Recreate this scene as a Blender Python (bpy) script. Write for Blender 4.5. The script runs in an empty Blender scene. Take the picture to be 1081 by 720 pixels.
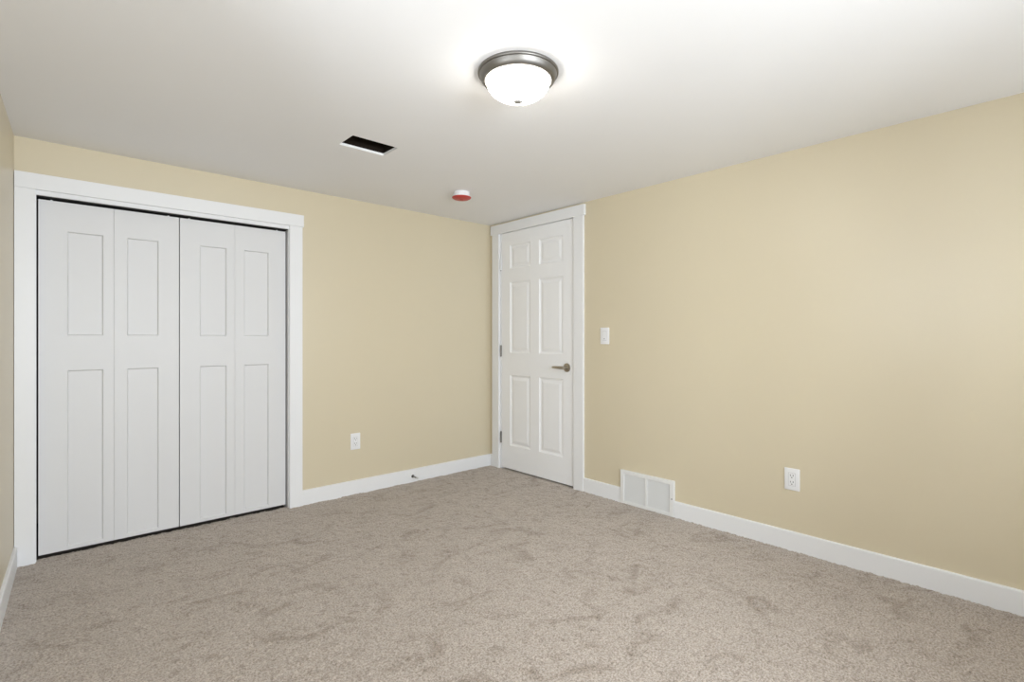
import bpy, bmesh, math, random
from mathutils import Vector, noise

random.seed(7)
sc = bpy.context.scene
col = sc.collection
PI = math.pi
H = 2.13                     # ceiling height
YF = -4.70                   # wall behind the camera

# ------------------------------------------------------------------ camera
cd = bpy.data.cameras.new('camera')
cam = bpy.data.objects.new('camera', cd)
col.objects.link(cam)
cam.location = (-2.96295, -3.54594, 1.12969)
cam.rotation_euler = (PI / 2, 0, math.radians(47.7433 - 90))
cd.sensor_fit = 'HORIZONTAL'
cd.sensor_width = 36
cd.lens = 546.83 / 1081 * 36
cd.shift_y = -3.13 / 1081
cd.clip_start = 0.02
sc.camera = cam

# ------------------------------------------------------------------ world, light, exposure
LAMP_STRENGTH = 19.0
LAMP_COLOR = (1.0, 0.97, 0.91)
WINDOW_COLOR = (0.875, 0.935, 1.0)
# unseen windows added behind the camera for their light: x0 x1 z0 z1 and the fill power of each
WINS = [(-3.00, -1.70, 0.92, 1.75, 110.0), (-1.55, -0.30, 0.98, 1.75, 29.0)]

w = bpy.data.worlds.new('daylight')
sc.world = w
w.use_nodes = True
bg = w.node_tree.nodes['Background']
bg.inputs['Color'].default_value = (0.75, 0.87, 1.0, 1)
bg.inputs['Strength'].default_value = 0.6

for wx0, wx1, wz0, wz1, wp in WINS:
    ld = bpy.data.lights.new('added_window_fill', 'AREA')  # added fill light outside each added window
    ld.shape = 'RECTANGLE'
    ld.size = wx1 - wx0
    ld.size_y = wz1 - wz0
    ld.energy = wp
    ld.color = WINDOW_COLOR
    lo = bpy.data.objects.new('added_window_fill', ld)
    col.objects.link(lo)
    lo.location = ((wx0 + wx1) / 2, YF - 0.075, (wz0 + wz1) / 2)
    lo.rotation_euler = (PI / 2, 0, 0)           # shines towards +y
SIDE_POWER = 19.0
SWIN = (-3.20, -2.05, 1.20, 1.78)    # unseen window added to the left wall for fill: y0 y1 z0 z1
SL = 0.041                           # the left wall runs a touch out of square


def lwx(y):
    return -3.0635 + SL * y


ls = bpy.data.lights.new('added_side_fill', 'AREA')  # added fill light outside the added side window
ls.shape = 'RECTANGLE'
ls.size = SWIN[1] - SWIN[0]
ls.size_y = SWIN[3] - SWIN[2]
ls.energy = SIDE_POWER
ls.color = WINDOW_COLOR
so = bpy.data.objects.new('added_side_fill', ls)
col.objects.link(so)
sy = (SWIN[0] + SWIN[1]) / 2
so.location = (lwx(sy) - 0.075, sy, (SWIN[2] + SWIN[3]) / 2)
so.rotation_euler = (PI / 2, 0, -PI / 2 - math.atan(SL))   # shines towards +x

sc.view_settings.view_transform = 'Standard'
sc.view_settings.look = 'None'
sc.view_settings.exposure = 0.11
sc.view_settings.gamma = 1.0
sc.view_settings.use_curve_mapping = False


# ------------------------------------------------------------------ materials
def new_mat(name):
    m = bpy.data.materials.new(name)
    m.use_nodes = True
    nt = m.node_tree
    return m, nt, nt.nodes['Principled BSDF']


def paint(name, rgb, rough=0.5, bump=0.0, scale=180, var=0.0, metal=0.0, spec=0.5, ior=1.45):
    m, nt, p = new_mat(name)
    p.inputs['Roughness'].default_value = rough
    p.inputs['Metallic'].default_value = metal
    p.inputs['Specular IOR Level'].default_value = spec
    p.inputs['IOR'].default_value = ior
    tc = nt.nodes.new('ShaderNodeTexCoord')
    n = nt.nodes.new('ShaderNodeTexNoise')
    n.inputs['Scale'].default_value = scale
    n.inputs['Detail'].default_value = 3
    nt.links.new(tc.outputs['Object'], n.inputs['Vector'])
    if bump:
        b = nt.nodes.new('ShaderNodeBump')
        b.inputs['Strength'].default_value = bump
        b.inputs['Distance'].default_value = 0.001
        nt.links.new(n.outputs['Fac'], b.inputs['Height'])
        nt.links.new(b.outputs['Normal'], p.inputs['Normal'])
    n2 = nt.nodes.new('ShaderNodeTexNoise')
    n2.inputs['Scale'].default_value = 2.3
    n2.inputs['Detail'].default_value = 4
    nt.links.new(tc.outputs['Object'], n2.inputs['Vector'])
    mx = nt.nodes.new('ShaderNodeMix')
    mx.data_type = 'RGBA'
    mx.inputs['A'].default_value = tuple(c * (1 - var) for c in rgb) + (1,)
    mx.inputs['B'].default_value = tuple(min(1, c * (1 + var)) for c in rgb) + (1,)
    nt.links.new(n2.outputs['Fac'], mx.inputs['Factor'])
    nt.links.new(mx.outputs['Result'], p.inputs['Base Color'])
    return m


M_WALL = paint('cream_wall_paint', (0.665, 0.588, 0.43), 0.36, 0.05, 160, 0.012, 0.0, 0.75)
M_CEIL = paint('white_ceiling_paint', (0.91, 0.905, 0.905), 0.85, 0.10, 120, 0.01, spec=0.2)
M_TRIM = paint('white_trim_paint', (0.83, 0.835, 0.845), 0.38, 0.03, 90, 0.005)
M_DOOR = paint('white_door_paint', (0.90, 0.905, 0.92), 0.42, 0.06, 220, 0.006)
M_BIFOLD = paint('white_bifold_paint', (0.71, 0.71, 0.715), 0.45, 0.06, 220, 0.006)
M_PLASTIC = paint('white_plastic', (0.84, 0.84, 0.85), 0.3, 0, 50, 0.003)
M_SLOT = paint('dark_slot', (0.03, 0.03, 0.03), 0.6)
M_GAP = paint('grey_plastic_line', (0.45, 0.45, 0.46), 0.5)
M_NICKEL = paint('brushed_nickel', (0.23, 0.22, 0.205), 0.45, 0.05, 300, 0.03, metal=1.0)
M_FINIAL = paint('light_nickel', (0.5, 0.49, 0.47), 0.5, 0.02, 300, 0.03, metal=0.8)
M_SATIN = paint('satin_nickel', (0.42, 0.38, 0.32), 0.28, 0.02, 300, 0.03, metal=1.0)
M_HINGE = paint('dark_hinge_metal', (0.22, 0.21, 0.19), 0.4, 0, 100, 0.05, metal=0.85)
M_BRONZE = paint('dark_doorstop_metal', (0.10, 0.095, 0.085), 0.4, 0, 100, 0.05, metal=0.6)
M_RUBBER = paint('white_rubber_tip', (0.62, 0.62, 0.60), 0.6)
M_RED = paint('red_plastic', (0.50, 0.055, 0.045), 0.35, 0, 60, 0.08)
M_DUCT = paint('duct_shade_dark', (0.022, 0.016, 0.012), 0.8, 0.2, 60, 0.3, spec=0.1)  # near-black colour paints in the shade of the duct's inside
M_LEVERDARK = paint('closet_inside', (0.25, 0.23, 0.19), 0.8)
M_SUBFLOOR = paint('shade_dark_subfloor', (0.10, 0.085, 0.07), 0.9, 0, 60, 0.1)  # dark tone paints shade into the gap under the closet doors
M_GRILLE = paint('white_grille_enamel', (0.80, 0.80, 0.79), 0.4, 0, 60, 0.01)
M_TRACK = paint('track_shade_dark', (0.02, 0.02, 0.02), 0.7, 0, 60, 0.02)  # black stands in for the shade inside the track channel


def carpet_mat():
    m, nt, p = new_mat('beige_carpet')
    p.inputs['Roughness'].default_value = 0.95
    p.inputs['Specular IOR Level'].default_value = 0.08
    p.inputs['Sheen Weight'].default_value = 0.45
    p.inputs['Sheen Roughness'].default_value = 0.5
    p.inputs['Sheen Tint'].default_value = (1.0, 0.93, 0.86, 1)
    tc = nt.nodes.new('ShaderNodeTexCoord')

    def nz(scale, detail=3, rough=0.6, dist=0.0, vec=None):
        n = nt.nodes.new('ShaderNodeTexNoise')
        n.inputs['Scale'].default_value = scale
        n.inputs['Detail'].default_value = detail
        n.inputs['Roughness'].default_value = rough
        n.inputs['Distortion'].default_value = dist
        nt.links.new(vec or tc.outputs['Object'], n.inputs['Vector'])
        return n.outputs['Fac']

    def ramp(f, a, b, lo=0.0, hi=1.0):
        r = nt.nodes.new('ShaderNodeMapRange')
        r.inputs['From Min'].default_value = a
        r.inputs['From Max'].default_value = b
        r.inputs['To Min'].default_value = lo
        r.inputs['To Max'].default_value = hi
        nt.links.new(f, r.inputs['Value'])
        return r.outputs['Result']

    def mix(fac, A, B):
        x = nt.nodes.new('ShaderNodeMix')
        x.data_type = 'RGBA'
        nt.links.new(fac, x.inputs['Factor'])
        for k, v in (('A', A), ('B', B)):
            if isinstance(v, tuple):
                x.inputs[k].default_value = v + (1,)
            else:
                nt.links.new(v, x.inputs[k])
        return x.outputs['Result']

    tuft = ramp(nz(135, 3, 0.75), 0.36, 0.64)
    base = mix(tuft, CARPET_DARK, CARPET_LIGHT)                               # tuft to tuft
    trod = mix(tuft, tuple(c * k for c, k in zip(CARPET_DARK, (0.58, 0.55, 0.50))), tuple(c * k for c, k in zip(CARPET_LIGHT, (0.70, 0.665, 0.62))))
    # brushed, trodden patches of pile: wide smudges broken up by smaller wisps
    mp = nt.nodes.new('ShaderNodeMapping')
    mp.inputs['Rotation'].default_value = (0, 0, math.radians(-52))
    mp.inputs['Scale'].default_value = (1.0, 1.5, 1.0)
    nt.links.new(tc.outputs['Object'], mp.inputs['Vector'])
    wide = ramp(nz(4.6, 7, 0.72, 1.1, mp.outputs['Vector']), 0.515, 0.67)
    wisp = ramp(nz(11, 4, 0.65, 2.2, mp.outputs['Vector']), 0.54, 0.68)
    both = nt.nodes.new('ShaderNodeMath')
    both.operation = 'MULTIPLY_ADD'
    both.use_clamp = True
    nt.links.new(wisp, both.inputs[0])
    both.inputs[1].default_value = 0.6
    nt.links.new(wide, both.inputs[2])
    worn = mix(both.outputs[0], base, trod)
    nt.links.new(worn, p.inputs['Base Color'])
    b = nt.nodes.new('ShaderNodeBump')
    b.inputs['Strength'].default_value = 0.5
    b.inputs['Distance'].default_value = 0.004
    nt.links.new(nz(260, 2), b.inputs['Height'])
    nt.links.new(b.outputs['Normal'], p.inputs['Normal'])
    return m


CARPET_DARK = (0.21, 0.168, 0.136)
CARPET_LIGHT = (0.545, 0.478, 0.418)
M_CARPET = carpet_mat()


def glass_mat():
    m = bpy.data.materials.new('window_glass')
    m.use_nodes = True
    nt = m.node_tree
    for n in list(nt.nodes):
        nt.nodes.remove(n)
    out = nt.nodes.new('ShaderNodeOutputMaterial')
    t = nt.nodes.new('ShaderNodeBsdfTransparent')
    g = nt.nodes.new('ShaderNodeBsdfGlossy')
    g.inputs['Roughness'].default_value = 0.02
    f = nt.nodes.new('ShaderNodeFresnel')
    f.inputs['IOR'].default_value = 1.35
    mx = nt.nodes.new('ShaderNodeMixShader')
    nt.links.new(f.outputs[0], mx.inputs[0])
    nt.links.new(t.outputs[0], mx.inputs[1])
    nt.links.new(g.outputs[0], mx.inputs[2])
    nt.links.new(mx.outputs[0], out.inputs[0])
    return m


M_GLASS = glass_mat()


def shade_mat():
    m, nt, p = new_mat('lit_frosted_glass')
    p.inputs['Base Color'].default_value = (0.9, 0.9, 0.88, 1)
    p.inputs['Roughness'].default_value = 0.4
    p.inputs['Emission Color'].default_value = LAMP_COLOR + (1,)
    p.inputs['Emission Strength'].default_value = LAMP_STRENGTH
    return m


M_SHADE = shade_mat()


# ------------------------------------------------------------------ mesh helpers
def finish(name, bm, mat, parent=None, smooth=False, angle=35, recalc=True):
    if recalc:
        bmesh.ops.recalc_face_normals(bm, faces=bm.faces[:])
    me = bpy.data.meshes.new(name)
    bm.to_mesh(me)
    bm.free()
    mats = mat if isinstance(mat, (list, tuple)) else [mat]
    for k in mats:
        me.materials.append(k)
    if smooth:
        for pl in me.polygons:
            pl.use_smooth = True
        me.set_sharp_from_angle(angle=math.radians(angle))
    o = bpy.data.objects.new(name, me)
    col.objects.link(o)
    if parent:
        o.parent = parent
        o.matrix_parent_inverse = parent.matrix_world.inverted()
    return o


def empty(name, loc=(0, 0, 0)):
    o = bpy.data.objects.new(name, None)
    o.empty_display_size = 0.1
    o.location = loc
    col.objects.link(o)
    bpy.context.view_layer.update()
    return o


def tag(o, label=None, cat=None, kind=None, group=None):
    if label:
        o['label'] = label
    if cat:
        o['category'] = cat
    if kind:
        o['kind'] = kind
    if group:
        o['group'] = group
    return o


def box(bm, x0, x1, y0, y1, z0, z1, bev=0.0, seg=2, mi=0):
    x0, x1 = min(x0, x1), max(x0, x1)
    y0, y1 = min(y0, y1), max(y0, y1)
    z0, z1 = min(z0, z1), max(z0, z1)
    vs = [bm.verts.new(c) for c in ((x0, y0, z0), (x1, y0, z0), (x1, y1, z0), (x0, y1, z0),
                                    (x0, y0, z1), (x1, y0, z1), (x1, y1, z1), (x0, y1, z1))]
    fs = [bm.faces.new([vs[i] for i in q]) for q in
          ((3, 2, 1, 0), (4, 5, 6, 7), (0, 1, 5, 4), (1, 2, 6, 5), (2, 3, 7, 6), (3, 0, 4, 7))]
    for f in fs:
        f.material_index = mi
    if bev:
        es = list({e for f in fs for e in f.edges})
        r = bmesh.ops.bevel(bm, geom=es, offset=bev, segments=seg, affect='EDGES', profile=0.5)
        for f in r['faces']:
            f.material_index = mi


# wall frames: (along, out-of-wall, up) -> world
def LW(a, d, z):
    return (a, -d, z)           # closet wall, room on the -y side


def RW(a, d, z):
    return (-d, a, z)           # door wall, room on the -x side


def wbox(bm, F, a0, a1, d0, d1, z0, z1, bev=0.0, seg=2, mi=0):
    p, q = F(a0, d0, z0), F(a1, d1, z1)
    box(bm, p[0], q[0], p[1], q[1], p[2], q[2], bev, seg, mi)


def panel_slab(bm, F, a0, a1, z0, z1, d_front, thick, acols, zrows, rings):
    """slab with moulded panels in its front face; rings = [(inset, depth below face), ...]"""
    As = [a0] + [v for c in acols for v in c] + [a1]
    Zs = [z0] + [v for c in zrows for v in c] + [z1]
    V = {}

    def v(a, d, z):
        k = (round(a, 5), round(d, 5), round(z, 5))
        if k not in V:
            V[k] = bm.verts.new(F(a, d, z))
        return V[k]

    for i in range(len(As) - 1):
        for j in range(len(Zs) - 1):
            A0, A1, Z0, Z1 = As[i], As[i + 1], Zs[j], Zs[j + 1]
            if i % 2 == 1 and j % 2 == 1:
                prev = None
                for ins, dep in [(0, 0)] + rings:
                    d = d_front - dep
                    ring = [v(A0 + ins, d, Z0 + ins), v(A1 - ins, d, Z0 + ins), v(A1 - ins, d, Z1 - ins), v(A0 + ins, d, Z1 - ins)]
                    if prev:
                        for k in range(4):
                            bm.faces.new((prev[k], prev[(k + 1) % 4], ring[(k + 1) % 4], ring[k]))
                    prev = ring
                bm.faces.new(prev)
            else:
                bm.faces.new((v(A0, d_front, Z0), v(A1, d_front, Z0), v(A1, d_front, Z1), v(A0, d_front, Z1)))
    db = d_front - thick
    for i in range(len(As) - 1):
        for Z in (z0, z1):
            bm.faces.new((v(As[i], d_front, Z), v(As[i + 1], d_front, Z), v(As[i + 1], db, Z), v(As[i], db, Z)))
    for j in range(len(Zs) - 1):
        for A in (a0, a1):
            bm.faces.new((v(A, d_front, Zs[j]), v(A, d_front, Zs[j + 1]), v(A, db, Zs[j + 1]), v(A, db, Zs[j])))
    per = [v(a, db, z0) for a in As] + [v(a1, db, z) for z in Zs[1:]] + [v(a, db, z1) for a in As[::-1][1:]] + [v(a0, db, z) for z in Zs[::-1][1:-1]]
    bm.faces.new(per)


def lathe(bm, prof, centre, axis='z', seg=64, mi=0, sign=1):
    """prof = [(radius, height)], revolved about an axis through centre; closes where radius is 0"""
    rings = []
    for r, h in prof:
        pts = []
        n = 1 if r < 1e-6 else seg
        for k in range(n):
            t = 2 * PI * k / seg
            c, s = r * math.cos(t), r * math.sin(t)
            if axis == 'z':
                p = (centre[0] + c, centre[1] + s, centre[2] + sign * h)
            elif axis == 'x':
                p = (centre[0] + sign * h, centre[1] + c, centre[2] + s)
            else:
                p = (centre[0] + c, centre[1] + sign * h, centre[2] + s)
            pts.append(bm.verts.new(p))
        rings.append(pts)
    for a, b in zip(rings, rings[1:]):
        for k in range(seg):
            k2 = (k + 1) % seg
            if len(a) == 1 and len(b) == 1:
                continue
            if len(a) == 1:
                f = bm.faces.new((a[0], b[k], b[k2]))
            elif len(b) == 1:
                f = bm.faces.new((a[k], b[0], a[k2]))
            else:
                f = bm.faces.new((a[k], b[k], b[k2], a[k2]))
            f.material_index = mi


def tube(bm, pts, radii, seg=12, flat=1.0, up=Vector((0, 0, 1))):
    rings = []
    pts = [Vector(p) for p in pts]
    for i, p in enumerate(pts):
        t = (pts[min(i + 1, len(pts) - 1)] - pts[max(i - 1, 0)]).normalized()
        u = up - t * up.dot(t)
        if u.length < 1e-4:
            u = Vector((1, 0, 0))
        u.normalize()
        s = t.cross(u)
        r = radii[i] if isinstance(radii, (list, tuple)) else radii
        rings.append([bm.verts.new(p + (u * math.cos(2 * PI * k / seg) * r + s * math.sin(2 * PI * k / seg) * r * flat)) for k in range(seg)])
    for a, b in zip(rings, rings[1:]):
        for k in range(seg):
            bm.faces.new((a[k], a[(k + 1) % seg], b[(k + 1) % seg], b[k]))
    bm.faces.new(rings[0])
    bm.faces.new(rings[-1])


# ================================================================== THE SETTING
WT = 0.11                    # wall thickness
CL0, CL1, CLZ = -2.982, -1.748, 1.853       # closet opening
DR0, DR1, DRZ = -0.981, -0.147, 2.037       # entry door opening (y, inside the jambs)
JT = 0.018
VX0, VX1, VY0, VY1 = -1.825, -1.574, -1.125, -0.966     # uncovered duct hole in the ceiling

# ---- carpeted floor: dense displaced pile inside the room, plain beyond the doorways
def floor_mesh():
    bm = bmesh.new()
    x0, x1, y0, y1, st = -3.28, 0.0, YF, 0.036, 0.0075
    nx, ny = int((x1 - x0) / st), int((y1 - y0) / st)
    verts, faces = [], []
    for j in range(ny + 1):
        for i in range(nx + 1):
            x, y = x0 + (x1 - x0) * i / nx, y0 + (y1 - y0) * j / ny
            h = noise.noise((x * 62, y * 62, 0.3)) * 0.0026 + noise.noise((x * 23, y * 23, 2.7)) * 0.0026 + noise.noise((x * 8, y * 8, 5.1)) * 0.0022 + random.uniform(-1, 1) * 0.0023
            jx, jy = random.uniform(-1, 1) * 0.0018, random.uniform(-1, 1) * 0.0018
            verts.append((x + jx, y + jy, h))
    for j in range(ny):
        for i in range(nx):
            a = j * (nx + 1) + i
            faces.append((a, a + 1, a + nx + 2, a + nx + 1))
    # plain carpet running on under the entry door, subfloor darkened for gap shade inside the closet
    b = len(verts)
    verts += [(-0.02, -1.3, -0.004), (1.1, -1.3, -0.004), (1.1, 0.3, -0.004), (-0.02, 0.3, -0.004),
              (-3.2, 0.0, -0.016), (-1.6, 0.0, -0.016), (-1.6, 0.8, -0.016), (-3.2, 0.8, -0.016)]
    faces += [(b, b + 1, b + 2, b + 3), (b + 4, b + 5, b + 6, b + 7)]
    me = bpy.data.meshes.new('floor')
    me.from_pydata(verts, [], faces)
    for pl in me.polygons:
        pl.use_smooth = True
    me.materials.append(M_CARPET)
    me.materials.append(M_SUBFLOOR)
    me.polygons[len(me.polygons) - 1].material_index = 1
    o = bpy.data.objects.new('floor', me)
    col.objects.link(o)
    bm.free()
    return o


tag(floor_mesh(), 'beige wall to wall carpet covering the bedroom floor', 'floor', 'structure')

# ---- ceiling with the duct hole cut through its board
bm = bmesh.new()
CX0, CX1, CY0, CY1, CT = -3.4, 0.15, YF - 0.15, 0.15, 0.013
for a in ((CX0, CX1, CY0, VY0), (CX0, CX1, VY1, CY1), (CX0, VX0, VY0, VY1), (VX1, CX1, VY0, VY1)):
    box(bm, a[0], a[1], a[2], a[3], H, H + CT)
bmesh.ops.remove_doubles(bm, verts=bm.verts[:], dist=1e-5)
tag(finish('ceiling', bm, M_CEIL), 'white painted flat ceiling', 'ceiling', 'structure')

# ---- walls
bm = bmesh.new()
box(bm, -3.3, CL0 - JT, 0, WT, -0.03, H)
box(bm, CL1 + JT, WT, 0, WT, -0.03, H)
box(bm, CL0 - JT, CL1 + JT, 0, WT, CLZ + JT, H)
tag(finish('wall_back', bm, M_WALL), 'cream painted wall around the bifold closet', 'wall', 'structure')

bm = bmesh.new()
box(bm, 0, WT, DR1 + JT, 0, -0.03, H)
box(bm, 0, WT, YF - WT, DR0 - JT, -0.03, H)
box(bm, 0, WT, DR0 - JT, DR1 + JT, DRZ + JT, H)
tag(finish('wall_right', bm, M_WALL), 'cream painted wall holding the six panel entry door', 'wall', 'structure')

bm = bmesh.new()
def lwall(bm, y0, y1, t0, t1, z0, z1):
    vs = [bm.verts.new(c) for c in ((lwx(y0) + t0, y0, z0), (lwx(y0) + t1, y0, z0), (lwx(y1) + t1, y1, z0), (lwx(y1) + t0, y1, z0),
                                    (lwx(y0) + t0, y0, z1), (lwx(y0) + t1, y0, z1), (lwx(y1) + t1, y1, z1), (lwx(y1) + t0, y1, z1))]
    return [bm.faces.new([vs[i] for i in q]) for q in ((3, 2, 1, 0), (4, 5, 6, 7), (0, 1, 5, 4), (1, 2, 6, 5), (2, 3, 7, 6), (3, 0, 4, 7))]


lwall(bm, YF - WT, SWIN[0], -WT, 0, -0.03, H)
lwall(bm, SWIN[1], 0, -WT, 0, -0.03, H)
lwall(bm, SWIN[0], SWIN[1], -WT, 0, -0.03, SWIN[2])
lwall(bm, SWIN[0], SWIN[1], -WT, 0, SWIN[3], H)
tag(finish('wall_left', bm, M_WALL), 'narrow sliver of cream wall left of the closet', 'wall', 'structure')

bm = bmesh.new()
xs = [-3.3] + [v for w4 in WINS for v in w4[:2]] + [0]
for k in range(0, len(xs), 2):
    box(bm, xs[k], xs[k + 1], YF - WT, YF, -0.03, H)
for w4 in WINS:
    box(bm, w4[0], w4[1], YF - WT, YF, -0.03, w4[2])
    box(bm, w4[0], w4[1], YF - WT, YF, w4[3], H)
tag(finish('wall_front', bm, M_WALL), 'cream wall behind the viewpoint with two added windows', 'wall', 'structure')

# added windows behind the viewpoint, placed to suit the room's brightness
fw = 0.05
for WIN, nm, side in ((WINS[0], 'added_window_1', 'left'), (WINS[1], 'added_window_3', 'right')):
    bm = bmesh.new()
    mid = (WIN[0] + WIN[1]) / 2
    for a in ((WIN[0], WIN[0] + fw, WIN[2], WIN[3]), (WIN[1] - fw, WIN[1], WIN[2], WIN[3]),
              (WIN[0] + fw, WIN[1] - fw, WIN[2], WIN[2] + fw), (WIN[0] + fw, WIN[1] - fw, WIN[3] - fw, WIN[3]),
              (mid - 0.02, mid + 0.02, WIN[2] + fw, WIN[3] - fw)):
        box(bm, a[0], a[1], YF - 0.06, YF - 0.005, a[2], a[3], 0.003, 1)
    wn = finish(nm, bm, M_TRIM)
    tag(wn, 'added unseen white framed sliding window behind the viewpoint, on the %s of two' % side, 'window', 'structure')
    for a in ((WIN[0] + fw, mid - 0.02), (mid + 0.02, WIN[1] - fw)):
        bm = bmesh.new()
        box(bm, a[0], a[1], YF - 0.036, YF - 0.032, WIN[2] + fw, WIN[3] - fw)
        finish('added_window_pane', bm, M_GLASS, wn)

# window added in the left wall for fill light, out of view
bm = bmesh.new()
smid = (SWIN[0] + SWIN[1]) / 2
for a in ((SWIN[0], SWIN[0] + fw, SWIN[2], SWIN[3]), (SWIN[1] - fw, SWIN[1], SWIN[2], SWIN[3]),
          (SWIN[0] + fw, SWIN[1] - fw, SWIN[2], SWIN[2] + fw), (SWIN[0] + fw, SWIN[1] - fw, SWIN[3] - fw, SWIN[3]),
          (smid - 0.02, smid + 0.02, SWIN[2] + fw, SWIN[3] - fw)):
    lwall(bm, a[0], a[1], -0.06, -0.005, a[2], a[3])
wn = finish('added_window_2', bm, M_TRIM)
tag(wn, 'added unseen white framed sliding window in the left wall beside the viewpoint', 'window', 'structure')
for a in ((SWIN[0] + fw, smid - 0.02), (smid + 0.02, SWIN[1] - fw)):
    bm = bmesh.new()
    lwall(bm, a[0], a[1], -0.036, -0.032, SWIN[2] + fw, SWIN[3] - fw)
    finish('added_window_pane', bm, M_GLASS, wn)

# dark rooms behind the closet and entry doors
def shell(name, x0, x1, y0, y1, z0, z1, skip, mat, label):
    bm = bmesh.new()
    t = 0.04
    if skip != 'x-':
        box(bm, x0 - t, x0, y0, y1, z0, z1)
    if skip != 'x+':
        box(bm, x1, x1 + t, y0, y1, z0, z1)
    if skip != 'y-':
        box(bm, x0, x1, y0 - t, y0, z0, z1)
    if skip != 'y+':
        box(bm, x0, x1, y1, y1 + t, z0, z1)
    box(bm, x0, x1, y0, y1, z1, z1 + t)
    box(bm, x0, x1, y0, y1, z0 - t, z0)
    return tag(finish(name, bm, mat), label, 'wall', 'structure')


shell('wall_closet', -3.16, -1.62, WT, 0.80, -0.03, 2.1, 'y-', M_LEVERDARK, 'dark inside walls of the closet behind the bifold doors')
shell('wall_hallway', WT, 1.1, -1.3, 0.3, -0.03, 2.1, 'x-', M_LEVERDARK, 'dark hallway walls behind the entry door')


# ---- baseboards
BH, BT = 0.101, 0.014
def baseboard(name, F, a0, a1, label):
    bm = bmesh.new()
    pa, pb = (a0, a1)
    prof = [(0, -0.008), (BT, -0.008), (BT, BH - 0.005), (BT - 0.0015, BH - 0.0015), (BT - 0.005, BH), (0, BH)]
    A = [bm.verts.new(F(pa, d, z)) for d, z in prof]
    B = [bm.verts.new(F(pb, d, z)) for d, z in prof]
    n = len(prof)
    for k in range(n):
        bm.faces.new((A[k], A[(k + 1) % n], B[(k + 1) % n], B[k]))
    bm.faces.new(A)
    bm.faces.new(B)
    return tag(finish(name, bm, M_TRIM), label, 'baseboard', 'structure')


GY0, GY1 = -1.8185, -1.412      # wall grille span
baseboard('baseboard_back', LW, -1.660, 0.0, 'white baseboard between the closet trim and the corner')
baseboard('baseboard_right', RW, GY1 + 0.003, -1.079, 'short white baseboard between the entry door trim and the wall grille')
baseboard('baseboard_right', RW, YF, GY0 - 0.002, 'long white baseboard right of the wall grille')
baseboard('baseboard_right', RW, -0.042, -BT, 'tiny white baseboard piece in the corner left of the entry door')
def FLW(a, d, z):
    return (lwx(a) + d, a, z)


baseboard('baseboard_left', FLW, YF, -0.018, 'white baseboard along the left wall beside the closet')
def FFW(a, d, z):
    return (a, YF + d, z)


baseboard('baseboard_front', FFW, -3.2, -0.014, 'white baseboard below the added windows behind the viewpoint')

# ---- closet trim (casing and jambs)
CD = 0.018
t1 = tag(empty('trim_1', (-2.36, 0, 0)), 'flat white trim framing the bifold closet', 'door trim', 'structure')
bm = bmesh.new(); wbox(bm, LW, lwx(0) + 0.001, -1.653, 0, CD + 0.003, 1.876, 1.9555, 0.002); finish('header_casing', bm, M_TRIM, t1)
bm = bmesh.new(); wbox(bm, LW, lwx(0) + 0.001, -2.985, 0, CD, -0.006, 1.876, 0.0015); finish('side_casing', bm, M_TRIM, t1)
bm = bmesh.new(); wbox(bm, LW, -1.7445, -1.661, 0, CD, -0.006, 1.876, 0.0015); finish('side_casing', bm, M_TRIM, t1)
bm = bmesh.new(); wbox(bm, LW, CL0 - JT, CL1 + JT, -WT, 0.004, CLZ, CLZ + JT + 0.01, 0.001); finish('head_jamb', bm, M_TRIM, t1)
bm = bmesh.new(); wbox(bm, LW, CL0 - JT, CL0, -WT, 0.002, -0.006, CLZ); finish('side_jamb', bm, M_TRIM, t1)
bm = bmesh.new(); wbox(bm, LW, CL1, CL1 + JT, -WT, 0.002, -0.006, CLZ); finish('side_jamb', bm, M_TRIM, t1)
bm = bmesh.new(); wbox(bm, LW, CL0, CL1, -WT, -0.010, CLZ - 0.004, CLZ); finish('bifold_track_shade', bm, M_TRACK, t1)  # flat track sheet, its black painting the shade above the doors

# ---- entry door trim
t2 = tag(empty('trim_2', (0, -0.56, 0)), 'flat white trim framing the six panel entry door', 'door trim', 'structure')
bm = bmesh.new(); wbox(bm, RW, -1.0925, -0.022, 0, CD + 0.003, 2.0345, 2.115, 0.002); finish('header_casing', bm, M_TRIM, t2)
bm = bmesh.new(); wbox(bm, RW, -0.131, -0.042, 0, CD, -0.006, 2.0345, 0.0015); finish('side_casing', bm, M_TRIM, t2)
bm = bmesh.new(); wbox(bm, RW, -1.079, -0.986, 0, CD, -0.006, 2.0345, 0.0015); finish('side_casing', bm, M_TRIM, t2)
bm = bmesh.new(); wbox(bm, RW, DR0 - JT, DR1 + JT, -WT, 0.001, DRZ, DRZ + JT); finish('head_jamb', bm, M_TRIM, t2)
for a in ((DR0 - JT, DR0), (DR1, DR1 + JT)):
    bm = bmesh.new(); wbox(bm, RW, a[0], a[1], -WT, 0.001, -0.006, DRZ); finish('side_jamb', bm, M_TRIM, t2)
bm = bmesh.new()
wbox(bm, RW, DR0, DR0 + 0.011, -0.075, -0.041, 0.0, DRZ)
wbox(bm, RW, DR1 - 0.011, DR1, -0.075, -0.041, 0.0, DRZ)
wbox(bm, RW, DR0, DR1, -0.075, -0.041, DRZ - 0.011, DRZ)
finish('door_stop_strip', bm, M_TRIM, t2)

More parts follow.
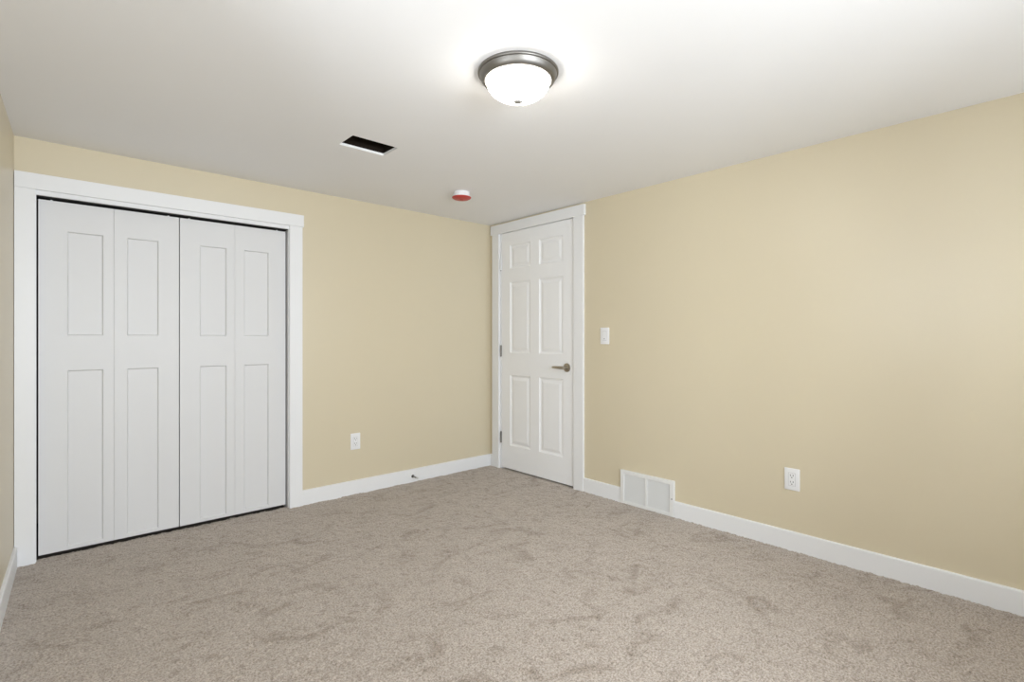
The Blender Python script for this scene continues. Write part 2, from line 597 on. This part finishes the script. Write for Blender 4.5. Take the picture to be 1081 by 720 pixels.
# ================================================================== DOORS
# entry door: six moulded panels
bm = bmesh.new()
panel_slab(bm, RW, DR0 + 0.003, DR1 - 0.003, 0.012, DRZ - 0.004, -0.001, 0.035,
           [(-0.866, -0.608), (-0.506, -0.259)], [(0.213, 0.815), (1.004, 1.608), (1.722, 1.922)],
           [(0.005, 0.005), (0.014, 0.009), (0.020, 0.0095), (0.042, 0.0035), (0.046, 0.003)])
d1 = finish('door_1', bm, M_DOOR)
tag(d1, 'white six panel entry door with lever handle, closed', 'door', 'structure')

# lever handle on the entry door
ha, hz = -0.907, 0.904
bm = bmesh.new()
lathe(bm, [(0, 0), (0.034, 0), (0.034, 0.003), (0.0325, 0.007), (0.027, 0.0095), (0.016, 0.011), (0.0125, 0.014), (0.0115, 0.045), (0.0125, 0.052), (0.009, 0.058), (0, 0.0585)],
      (-0.0005 + 0.002, ha, hz), 'x', 48, sign=-1)
hd = finish('door_handle', bm, M_SATIN, d1, True)
hd['label'] = 'satin nickel lever handle'
bm = bmesh.new()
pts, rr = [], []
for k in range(13):
    t = k / 12
    pts.append((-0.047 + 0.012 * math.sin(t * PI) * -1 + 0.006 * t, ha - 0.006 + 0.122 * t, hz + 0.002 * math.sin(t * PI)))
    rr.append(0.0118 - 0.003 * t if k not in (0, 12) else 0.006)
tube(bm, pts, rr, 14, 0.62)
finish('lever', bm, M_SATIN, hd, True)

# hinges
for k, (z0, z1, m) in enumerate(((1.717, 1.813, M_TRIM), (0.968, 1.064, M_HINGE), (0.221, 0.317, M_HINGE))):
    bm = bmesh.new()
    n = 5
    for i in range(n):
        a, b = z0 + (z1 - z0) * i / n + 0.0006, z0 + (z1 - z0) * (i + 1) / n - 0.0006
        lathe(bm, [(0, a), (0.0062, a), (0.0068, a + 0.0008), (0.0068, b - 0.0008), (0.0062, b), (0, b)], (-0.0045, -0.1475, 0), 'z', 16)
    lathe(bm, [(0, z1), (0.005, z1), (0.0055, z1 + 0.003), (0, z1 + 0.005)], (-0.0045, -0.1475, 0), 'z', 16)
    if k == 0:
        lathe(bm, [(0, z0 - 0.006), (0.0055, z0 - 0.003), (0.0058, z0 + 0.0002), (0, z0 + 0.0003)], (-0.0045, -0.1475, 0), 'z', 16, mi=1)
    hg = finish('hinge', bm, [m, M_HINGE], d1, True)
    hg['label'] = 'white painted hinge' if k == 0 else 'dark metal hinge'

# bifold closet doors: two pairs of leaves
def bifold(name, label, leaves):
    root = tag(empty(name, ((leaves[0][0] + leaves[-1][1]) / 2, 0.05, 0.0)), label, 'closet door', 'structure')
    for a0, a1, p0, p1 in leaves:
        bm = bmesh.new()
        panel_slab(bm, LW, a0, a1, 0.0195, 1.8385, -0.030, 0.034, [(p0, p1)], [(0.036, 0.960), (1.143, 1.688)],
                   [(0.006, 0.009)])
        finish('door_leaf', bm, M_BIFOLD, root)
    # pivot and guide pins running up into the track
    for a in (leaves[0][0] + 0.05, leaves[-1][1] - 0.05):
        bm = bmesh.new()
        lathe(bm, [(0, 1.835), (0.0045, 1.835), (0.0045, 1.8455), (0, 1.8455)], (a, 0.047, 0), 'z', 12)
        finish('pivot_pin', bm, M_PLASTIC, root, True)
    return root


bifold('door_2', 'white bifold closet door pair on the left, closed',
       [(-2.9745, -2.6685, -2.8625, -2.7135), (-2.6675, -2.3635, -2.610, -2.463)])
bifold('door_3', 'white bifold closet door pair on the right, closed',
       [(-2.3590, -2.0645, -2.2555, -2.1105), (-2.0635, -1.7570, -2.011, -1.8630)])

# ================================================================== THINGS
# ---- flush ceiling lamp
LX, LY = -1.634, -2.1176
lamp = tag(empty('ceiling_lamp', (LX, LY, H)), 'round flush ceiling lamp with brushed nickel rim and lit frosted dome', 'ceiling lamp')
bm = bmesh.new()
lathe(bm, [(0, 0), (0.150, 0), (0.1515, 0.002), (0.1515, 0.008), (0.149, 0.011), (0.146, 0.0115), (0.1445, 0.016), (0.141, 0.025), (0.136, 0.032), (0.131, 0.036),
           (0.1245, 0.0375), (0.1225, 0.036), (0.1215, 0.030), (0.118, 0.028), (0, 0.028)], (LX, LY, H), 'z', 96, sign=-1)
finish('rim', bm, M_NICKEL, lamp, True, 50)
bm = bmesh.new()
prof = [(0.1195, 0.0285)]
for k in range(1, 21):
    t = k / 20 * PI / 2
    prof.append((0.1195 * math.cos(t) ** 0.9 if k < 20 else 0.0, 0.0315 + 0.0745 * math.sin(t)))
lathe(bm, prof, (LX, LY, H), 'z', 96, sign=-1)
finish('glass_dome', bm, M_SHADE, lamp, True, 80)
bm = bmesh.new()
lathe(bm, [(0, 0.1045), (0.0155, 0.1055), (0.0172, 0.108), (0.0165, 0.112), (0.012, 0.1150), (0.006, 0.1168), (0, 0.1172)], (LX, LY, H), 'z', 32, sign=-1)
finish('finial', bm, M_FINIAL, lamp, True, 60)

# ---- smoke alarm under a red dust cover
SX, SY = -0.829, -0.683
sm = tag(empty('smoke_alarm', (SX, SY, H)), 'white round ceiling smoke alarm with red underside cover', 'smoke alarm')
bm = bmesh.new()
lathe(bm, [(0, 0), (0.053, 0), (0.0545, 0.002), (0.0545, 0.010), (0.0565, 0.013), (0.0595, 0.033), (0.058, 0.036), (0, 0.036)], (SX, SY, H), 'z', 64, sign=-1)
finish('body', bm, M_PLASTIC, sm, True)
bm = bmesh.new()
lathe(bm, [(0.0635, 0.0345), (0.0655, 0.036), (0.0655, 0.038), (0.062, 0.0425), (0.052, 0.048), (0.034, 0.052), (0.014, 0.0535), (0.012, 0.056), (0, 0.0565)], (SX, SY, H), 'z', 64, sign=-1)
lathe(bm, [(0, 0.0345), (0.0635, 0.0345)], (SX, SY, H), 'z', 64, sign=-1)
bmesh.ops.remove_doubles(bm, verts=bm.verts[:], dist=1e-5)
finish('dust_cover', bm, M_RED, sm, True)

# ---- uncovered duct hole
du = tag(empty('ceiling_duct', ((VX0 + VX1) / 2, (VY0 + VY1) / 2, H + CT)), 'uncovered dark rectangular duct opening in the ceiling', 'air duct')
bm = bmesh.new()
t, z0, z1 = 0.004, H + CT + 0.0005, H + 0.42
i = 0.006
x0, x1, y0, y1 = VX0 - i, VX1 + i, VY0 - i, VY1 + i
box(bm, x0 - t, x0, y0 - t, y1 + t, z0, z1)
box(bm, x1, x1 + t, y0 - t, y1 + t, z0, z1)
box(bm, x0, x1, y0 - t, y0, z0, z1)
box(bm, x0, x1, y1, y1 + t, z0, z1)
box(bm, x0, x1, y0, y1, z1 - t, z1)
finish('duct_boot', bm, M_DUCT, du)
bm = bmesh.new()
box(bm, VX0 - 0.002, VX0 + 0.016, VY0 + 0.06, VY1 - 0.055, z0 + 0.002, z0 + 0.004)
finish('metal_tab', bm, M_DUCT, du)

# ---- switch and outlets
def plate(name, F, a0, a1, z0, z1, label, cat):
    ca, cz = (a0 + a1) / 2, (z0 + z1) / 2
    root = tag(empty(name, F(ca, 0, cz)), label, cat)
    bm = bmesh.new()
    wbox(bm, F, a0, a1, 0.0, 0.006, z0, z1, 0.0025, 3)
    finish('cover_plate', bm, M_PLASTIC, root, True)
    return root, ca, cz


sw, ca, cz = plate('light_switch', RW, -1.306, -1.229, 1.086, 1.204, 'white rocker light switch on cream wall right of the entry door', 'light switch')
bm = bmesh.new()
wbox(bm, RW, ca - 0.0175, ca + 0.0175, 0.0061, 0.0066, cz - 0.034, cz + 0.034)
finish('rocker_gap', bm, M_GAP, sw)
bm = bmesh.new()
prof = [(0.0062, -0.0325), (0.0105, -0.0325), (0.0078, 0.0), (0.0068, 0.0325), (0.0062, 0.0325)]
A = [bm.verts.new(RW(ca - 0.0162, d, cz + z)) for d, z in prof]
B = [bm.verts.new(RW(ca + 0.0162, d, cz + z)) for d, z in prof]
for k in range(5):
    bm.faces.new((A[k], A[(k + 1) % 5], B[(k + 1) % 5], B[k]))
bm.faces.new(A); bm.faces.new(B)
rk = finish('rocker', bm, M_PLASTIC, sw)
bm = bmesh.new()
wbox(bm, RW, ca - 0.006, ca + 0.006, 0.0085, 0.0108, cz - 0.0235, cz - 0.0185)
finish('indicator', bm, M_GAP, rk)


def outlet(F, a0, a1, z0, z1, label):
    r, ca, cz = plate('wall_outlet', F, a0, a1, z0, z1, label, 'outlet')
    r['group'] = 'wall outlets'
    bm = bmesh.new()
    wbox(bm, F, ca - 0.0178, ca + 0.0178, 0.0059, 0.0063, cz - 0.0345, cz + 0.0345)
    finish('insert_gap', bm, M_GAP, r)
    bm = bmesh.new()
    wbox(bm, F, ca - 0.0165, ca + 0.0165, 0.006, 0.0078, cz - 0.0332, cz + 0.0332, 0.0008, 1)
    f = finish('receptacle', bm, M_PLASTIC, r)
    for s in (-1, 1):
        c = cz + s * 0.0175
        bm = bmesh.new()
        wbox(bm, F, ca - 0.0078, ca - 0.0052, 0.0074, 0.0080, c - 0.001, c + 0.009)
        wbox(bm, F, ca + 0.0052, ca + 0.0078, 0.0074, 0.0080, c, c + 0.008)
        p = F(ca, 0.0074, c - 0.0075)
        lathe(bm, [(0, 0), (0.0028, 0), (0.0028, 0.0006), (0, 0.0006)], p, 'x' if F is RW else 'y', 14, sign=-1)
        finish('slots', bm, M_SLOT, f)
    return r


outlet(LW, -1.315, -1.241, 0.322, 0.440, 'white wall outlet on the cream wall between closet and corner')
outlet(RW, -2.545, -2.469, 0.319, 0.4355, 'white wall outlet on the cream wall right of the grille')

# ---- return air grille low on the right wall
G0, G1, GZ0, GZ1, GD = GY0, GY1, 0.000, 0.228, 0.020
gr = tag(empty('wall_grille', (0, (G0 + G1) / 2, 0)), 'white louvred air return grille low on the right wall', 'air vent')
bm = bmesh.new()
bw, cw = 0.026, 0.007
gm = (G0 + G1) / 2
wbox(bm, RW, G0, G1, 0.001, GD, GZ1 - bw, GZ1, 0.003)
wbox(bm, RW, G0, G1, 0.001, GD, GZ0, GZ0 + 0.022, 0.003)
wbox(bm, RW, G0, G0 + bw + 0.004, 0.001, GD, GZ0 + 0.020, GZ1 - bw + 0.002, 0.003)
wbox(bm, RW, G1 - bw - 0.004, G1, 0.001, GD, GZ0 + 0.020, GZ1 - bw + 0.002, 0.003)
wbox(bm, RW, gm - cw, gm + cw, 0.004, GD - 0.001, GZ0 + 0.020, GZ1 - bw + 0.002)
wbox(bm, RW, G0 + 0.02, G1 - 0.02, 0.001, GD - 0.0125, GZ0 + 0.01, GZ1 - 0.01)
finish('frame', bm, M_GRILLE, gr)
for a0, a1 in ((G0 + bw + 0.003, gm - cw + 0.001), (gm + cw - 0.001, G1 - bw - 0.003)):
    bm = bmesh.new()
    n = 17
    for k in range(n):
        z = GZ0 + 0.026 + (GZ1 - bw - GZ0 - 0.030) * k / (n - 1)
        q = [(GD - 0.0128, z + 0.0052), (GD - 0.0120, z + 0.0059), (GD - 0.0030, z - 0.0030), (GD - 0.0038, z - 0.0036)]
        A = [bm.verts.new(RW(a0, d, zz)) for d, zz in q]
        B = [bm.verts.new(RW(a1, d, zz)) for d, zz in q]
        for i in range(4):
            bm.faces.new((A[i], A[(i + 1) % 4], B[(i + 1) % 4], B[i]))
        bm.faces.new(A); bm.faces.new(B)
    finish('louvres', bm, M_GRILLE, gr)
for a in (G0 + 0.014, G1 - 0.014):
    bm = bmesh.new()
    lathe(bm, [(0, GD - 0.001), (0.0042, GD - 0.001), (0.0038, GD + 0.0012), (0.002, GD + 0.002), (0, GD + 0.0021)], (0, a, 0.113), 'x', 16, sign=-1)
    finish('screw', bm, M_HINGE if a < gm else M_GRILLE, gr, True)

# ---- spring doorstop on the back baseboard
DX, DZ = -0.806, 0.0455
ds = tag(empty('doorstop', (DX, -BT, DZ)), 'small dark spring doorstop screwed to the back baseboard', 'doorstop')
bm = bmesh.new()
lathe(bm, [(0, 0), (0.0125, 0), (0.0125, 0.002), (0.010, 0.006), (0.0065, 0.010), (0, 0.010)], (DX, -BT, DZ), 'y', 24, sign=-1)
finish('base', bm, M_BRONZE, ds, True)
bm = bmesh.new()
pts = []
for k in range(12 * 14 + 1):
    t = k / (12 * 14)
    a = t * 14 * 2 * PI
    pts.append((DX + 0.0048 * math.cos(a), -BT - 0.009 - 0.052 * t, DZ + 0.0048 * math.sin(a)))
tube(bm, pts, 0.0014, 6, up=Vector((0, 1, 0)))
finish('spring', bm, M_HINGE, ds, True)
bm = bmesh.new()
lathe(bm, [(0, 0.058), (0.0068, 0.058), (0.0078, 0.061), (0.0078, 0.070), (0.006, 0.074), (0, 0.075)], (DX, -BT, DZ), 'y', 20, sign=-1)
finish('rubber_tip', bm, M_RUBBER, ds, True)
